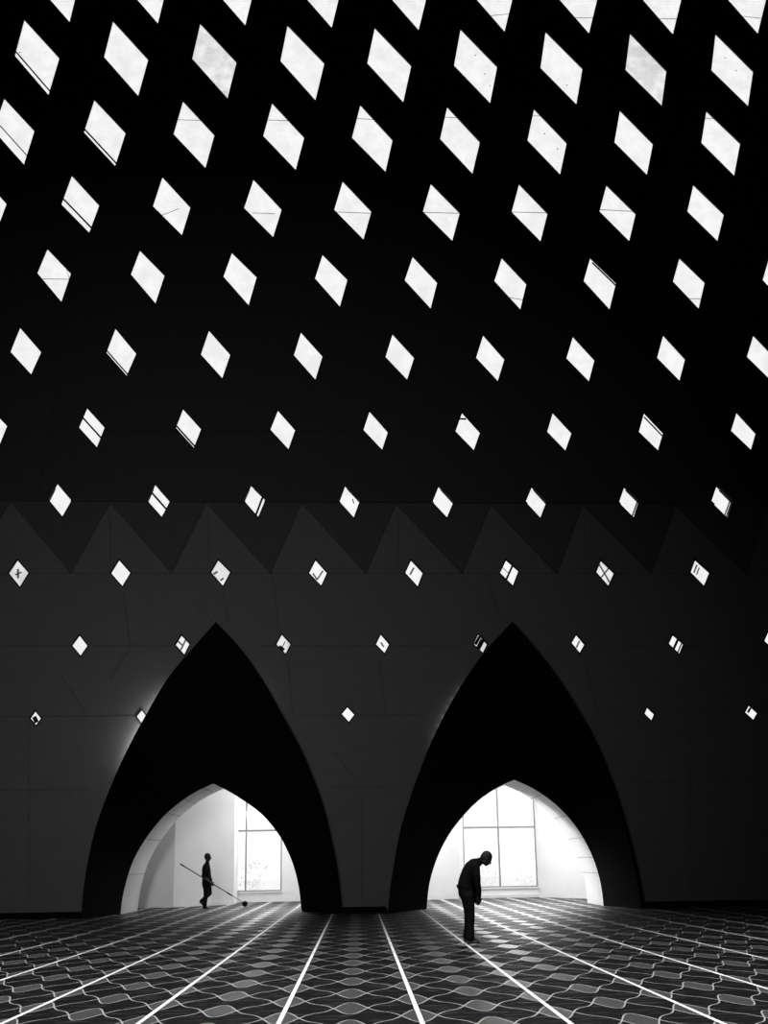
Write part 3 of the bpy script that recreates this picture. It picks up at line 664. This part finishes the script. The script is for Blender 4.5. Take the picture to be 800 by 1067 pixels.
# ---- dust mop
HP = J1(*z1(364, 452), -.0)      # front hand
tail = on(*z1(75, 272), YM1-.80); tip = on(*z1(646, 622), YM1+.5)
root = empty('dust_mop', (tip.x, tip.y, 0)); tag(root, 'long-handled dark mop held slanting to the floor by the walking man', 'mop')
axm = (tip-tail); Lm = axm.length; axm.normalize()
bm = bmesh.new(); ring_frustum(bm, tail, tail+axm*Lm*.76, .017, .016, 12); ring_frustum(bm, tail+axm*Lm*.76, tip, .009, .009, 10); pl = obj('pole', bm, M['pole'], root, True)
bm = bmesh.new(); chain(bm, [(*(tail-axm*.01), .024), (*(tail+axm*.17), .024)]); obj('grip', bm, M['pole'], pl, True)
bm = bmesh.new(); ring_frustum(bm, tail+axm*Lm*.745, tail+axm*Lm*.83, .025, .022, 12); obj('collar', bm, M['pole'], pl, True)
hx = on(*z1(667, 636), tip.y)
bm = bmesh.new(); ring_frustum(bm, tip-axm*.02, hx, .014, .02, 10); obj('socket', bm, M['pole'], root, True)
bm = bmesh.new(); 
rt = Matrix.Rotation(math.radians(18), 3, 'Y')
ball(bm, (hx.x, hx.y, max(hx.z, .08)), (.07, .13, .075), rt, 18)
for k in range(70):
    a = random.uniform(0, 2*PI); yy = random.uniform(-.11, .11); rr = .062
    p = Vector((hx.x+rr*math.cos(a), hx.y+yy, max(hx.z, .08)+rr*math.sin(a))); q = p+Vector((math.cos(a)*.025, random.uniform(-.02, .02), math.sin(a)*.025-.008)); q.z = max(q.z, .008); 
    ring_frustum(bm, p, q, .010, .006, 6)
obj('mop_head', bm, M['mop'], root, True)

# ---- man bowing (photo zoom origin 430,870, 6.667x)
YM2 = 21.3
z2 = lambda x, y: (430+x/6.667, 870+y/6.667)
def T2(x, y, rx, ry, t=0): return (*z2(x, y), rx, ry, t)
def q2(x, y, dy, r): return (*z2(x, y), dy, r)
man2, J2 = make_person(dict(Y=YM2, s=.95, base=z2(385, 770), label='man in dark shirt standing bowed forward in front of the right arch', group=None,
    head=z2(512, 165), face=(.80, 0, -.60), neck=z2(466, 184), chest=z2(432, 205), hair='cap0',
    torso=[T2(466,184,.050,.06,1.1), T2(450,190,.075,.13,1.1), T2(430,205,.105,.20,1.0), T2(408,232,.125,.205,.85), T2(390,266,.128,.19,.65), T2(378,302,.128,.175,.45), T2(369,338,.132,.17,.3), T2(367,365,.135,.175,.2), T2(370,385,.13,.17,.1)],
    hips=[T2(370,345,.118,.165,.25), T2(368,380,.132,.17,.15), T2(374,415,.135,.17,0), T2(382,450,.11,.15,0)],
    legs=[dict(pts=[q2(378,420,-.09,.092), q2(390,490,-.095,.075), q2(397,560,-.10,.060), q2(396,640,-.10,.055), q2(394,712,-.10,.045)], toe=z2(462,748), heel=z2(372,757), cuff=.068),
          dict(pts=[q2(376,420,.09,.092), q2(386,490,.095,.075), q2(392,560,.10,.060), q2(388,640,.10,.055), q2(381,708,.10,.045)], toe=z2(440,740), heel=z2(360,746), cuff=.066)],
    shirt_extra=[(*z2(306,353), 0, .014), (*z2(312,356), 0, .022), (*z2(320,358), -.05, .035), (*z2(320,358), .05, .035)],
    arms=[dict(pts=[q2(428,225,-.19,.054), q2(432,285,-.23,.047), q2(437,335,-.235,.042), q2(446,385,-.22,.036), q2(449,425,-.20,.028)], dir=(-.12, .1, -1), lat=(1, .3, 0), sleeve=.85, curl=.55, thumb=-1),
          dict(pts=[q2(428,225,.19,.054), q2(430,285,.23,.047), q2(434,335,.23,.042), q2(441,380,.19,.036), q2(442,415,.15,.028)], dir=(-.1, -.1, -1), lat=(1, 0, 0), sleeve=.85, curl=.55, thumb=1)]))

# ================================================================= LIGHT
w = bpy.data.worlds.new('sky'); bpy.context.scene.world = w; w.use_nodes = True
w.node_tree.nodes['Background'].inputs[0].default_value = (1, 1, 1, 1); w.node_tree.nodes['Background'].inputs[1].default_value = 1.3
def area(name, loc, target, sx, sy, power, spread=180):
    l = bpy.data.lights.new(name, 'AREA'); l.shape = 'RECTANGLE'; l.size = sx; l.size_y = sy; l.energy = power; l.spread = math.radians(spread)
    o = bpy.data.objects.new(name, l); C.objects.link(o); o.location = loc
    o.rotation_euler = (Vector(target)-Vector(loc)).to_track_quat('-Z', 'Y').to_euler(); return o
area('gallery_fill', (-.8, 44.2, 4.6), (-.8, 44.2, 0), 3.0, 3.5, 110)  # added fill, no ceiling lamp known; lifts the left gallery
area('gallery_fill', (6.5, 43.6, 4.6), (6.5, 43.6, 0), 6.5, 5, 310)  # same added fill for the right gallery
area('window_side_fill', (-1.0, 46.2, 4.45), (-1.6, 38, 0), 2.6, .4, 130)  # added fill standing in for daylight from the left window
area('passage_fill', (4.4, 41.6, 4.5), (8.2, 38.6, 1.8), .8, .8, 170, 90)  # added fill to brighten the right passage lining
area('window_side_fill', (6.6, 46.2, 4.45), (6.8, 36, 0), 4.6, .4, 330)  # added fill in place of right window daylight, brightens lining and floor
area('passage_fill', (-6.2, 41.3, 4.5), (-4.5, 41.8, 0), 2.0, 1.8, 16)  # faint added fill at the left end of the gallery
area('hall_floor_fill', (1.5, 12.5, 32.5), (1.5, 12.5, 0), 9, 9, 1800, 54)  # unseen fill added overhead to brighten the carpet, replacing diamond window light
area('hall_wall_fill', (-4, 2, 6), (-3.5, 35.5, 4.2), 3, 3, 400, 62)  # added fill inside the hall, lifts the lower great wall
# light strips hidden behind the edge of the black arch surrounds
def strip_lamp(path, k0, k1, e):
    P = offs(path, -.06)
    for k in range(k0, k1, 1):
        l = bpy.data.lights.new('arch_edge_lamp', 'POINT'); l.energy = e*math.sin(PI*(k-k0+.5)/(k1-k0)); l.shadow_soft_size = .03
        o = bpy.data.objects.new('arch_edge_lamp', l); C.objects.link(o); o.location = (P[k].x, 35.41, P[k].z)
strip_lamp(outer[0], 14, 23, 20)
strip_lamp(outer[0], 35, 42, .3)
strip_lamp(outer[1], 16, 24, .5)
strip_lamp(outer[1], 37, 43, .3)
sc = bpy.context.scene
sc.view_settings.view_transform = 'Standard'; sc.view_settings.look = 'None'; sc.view_settings.exposure = 0; sc.view_settings.gamma = 1
sc.cycles.max_bounces = 8; sc.cycles.transparent_max_bounces = 12; sc.cycles.use_denoising = True
sc.cycles.caustics_reflective = False; sc.cycles.sample_clamp_indirect = 4
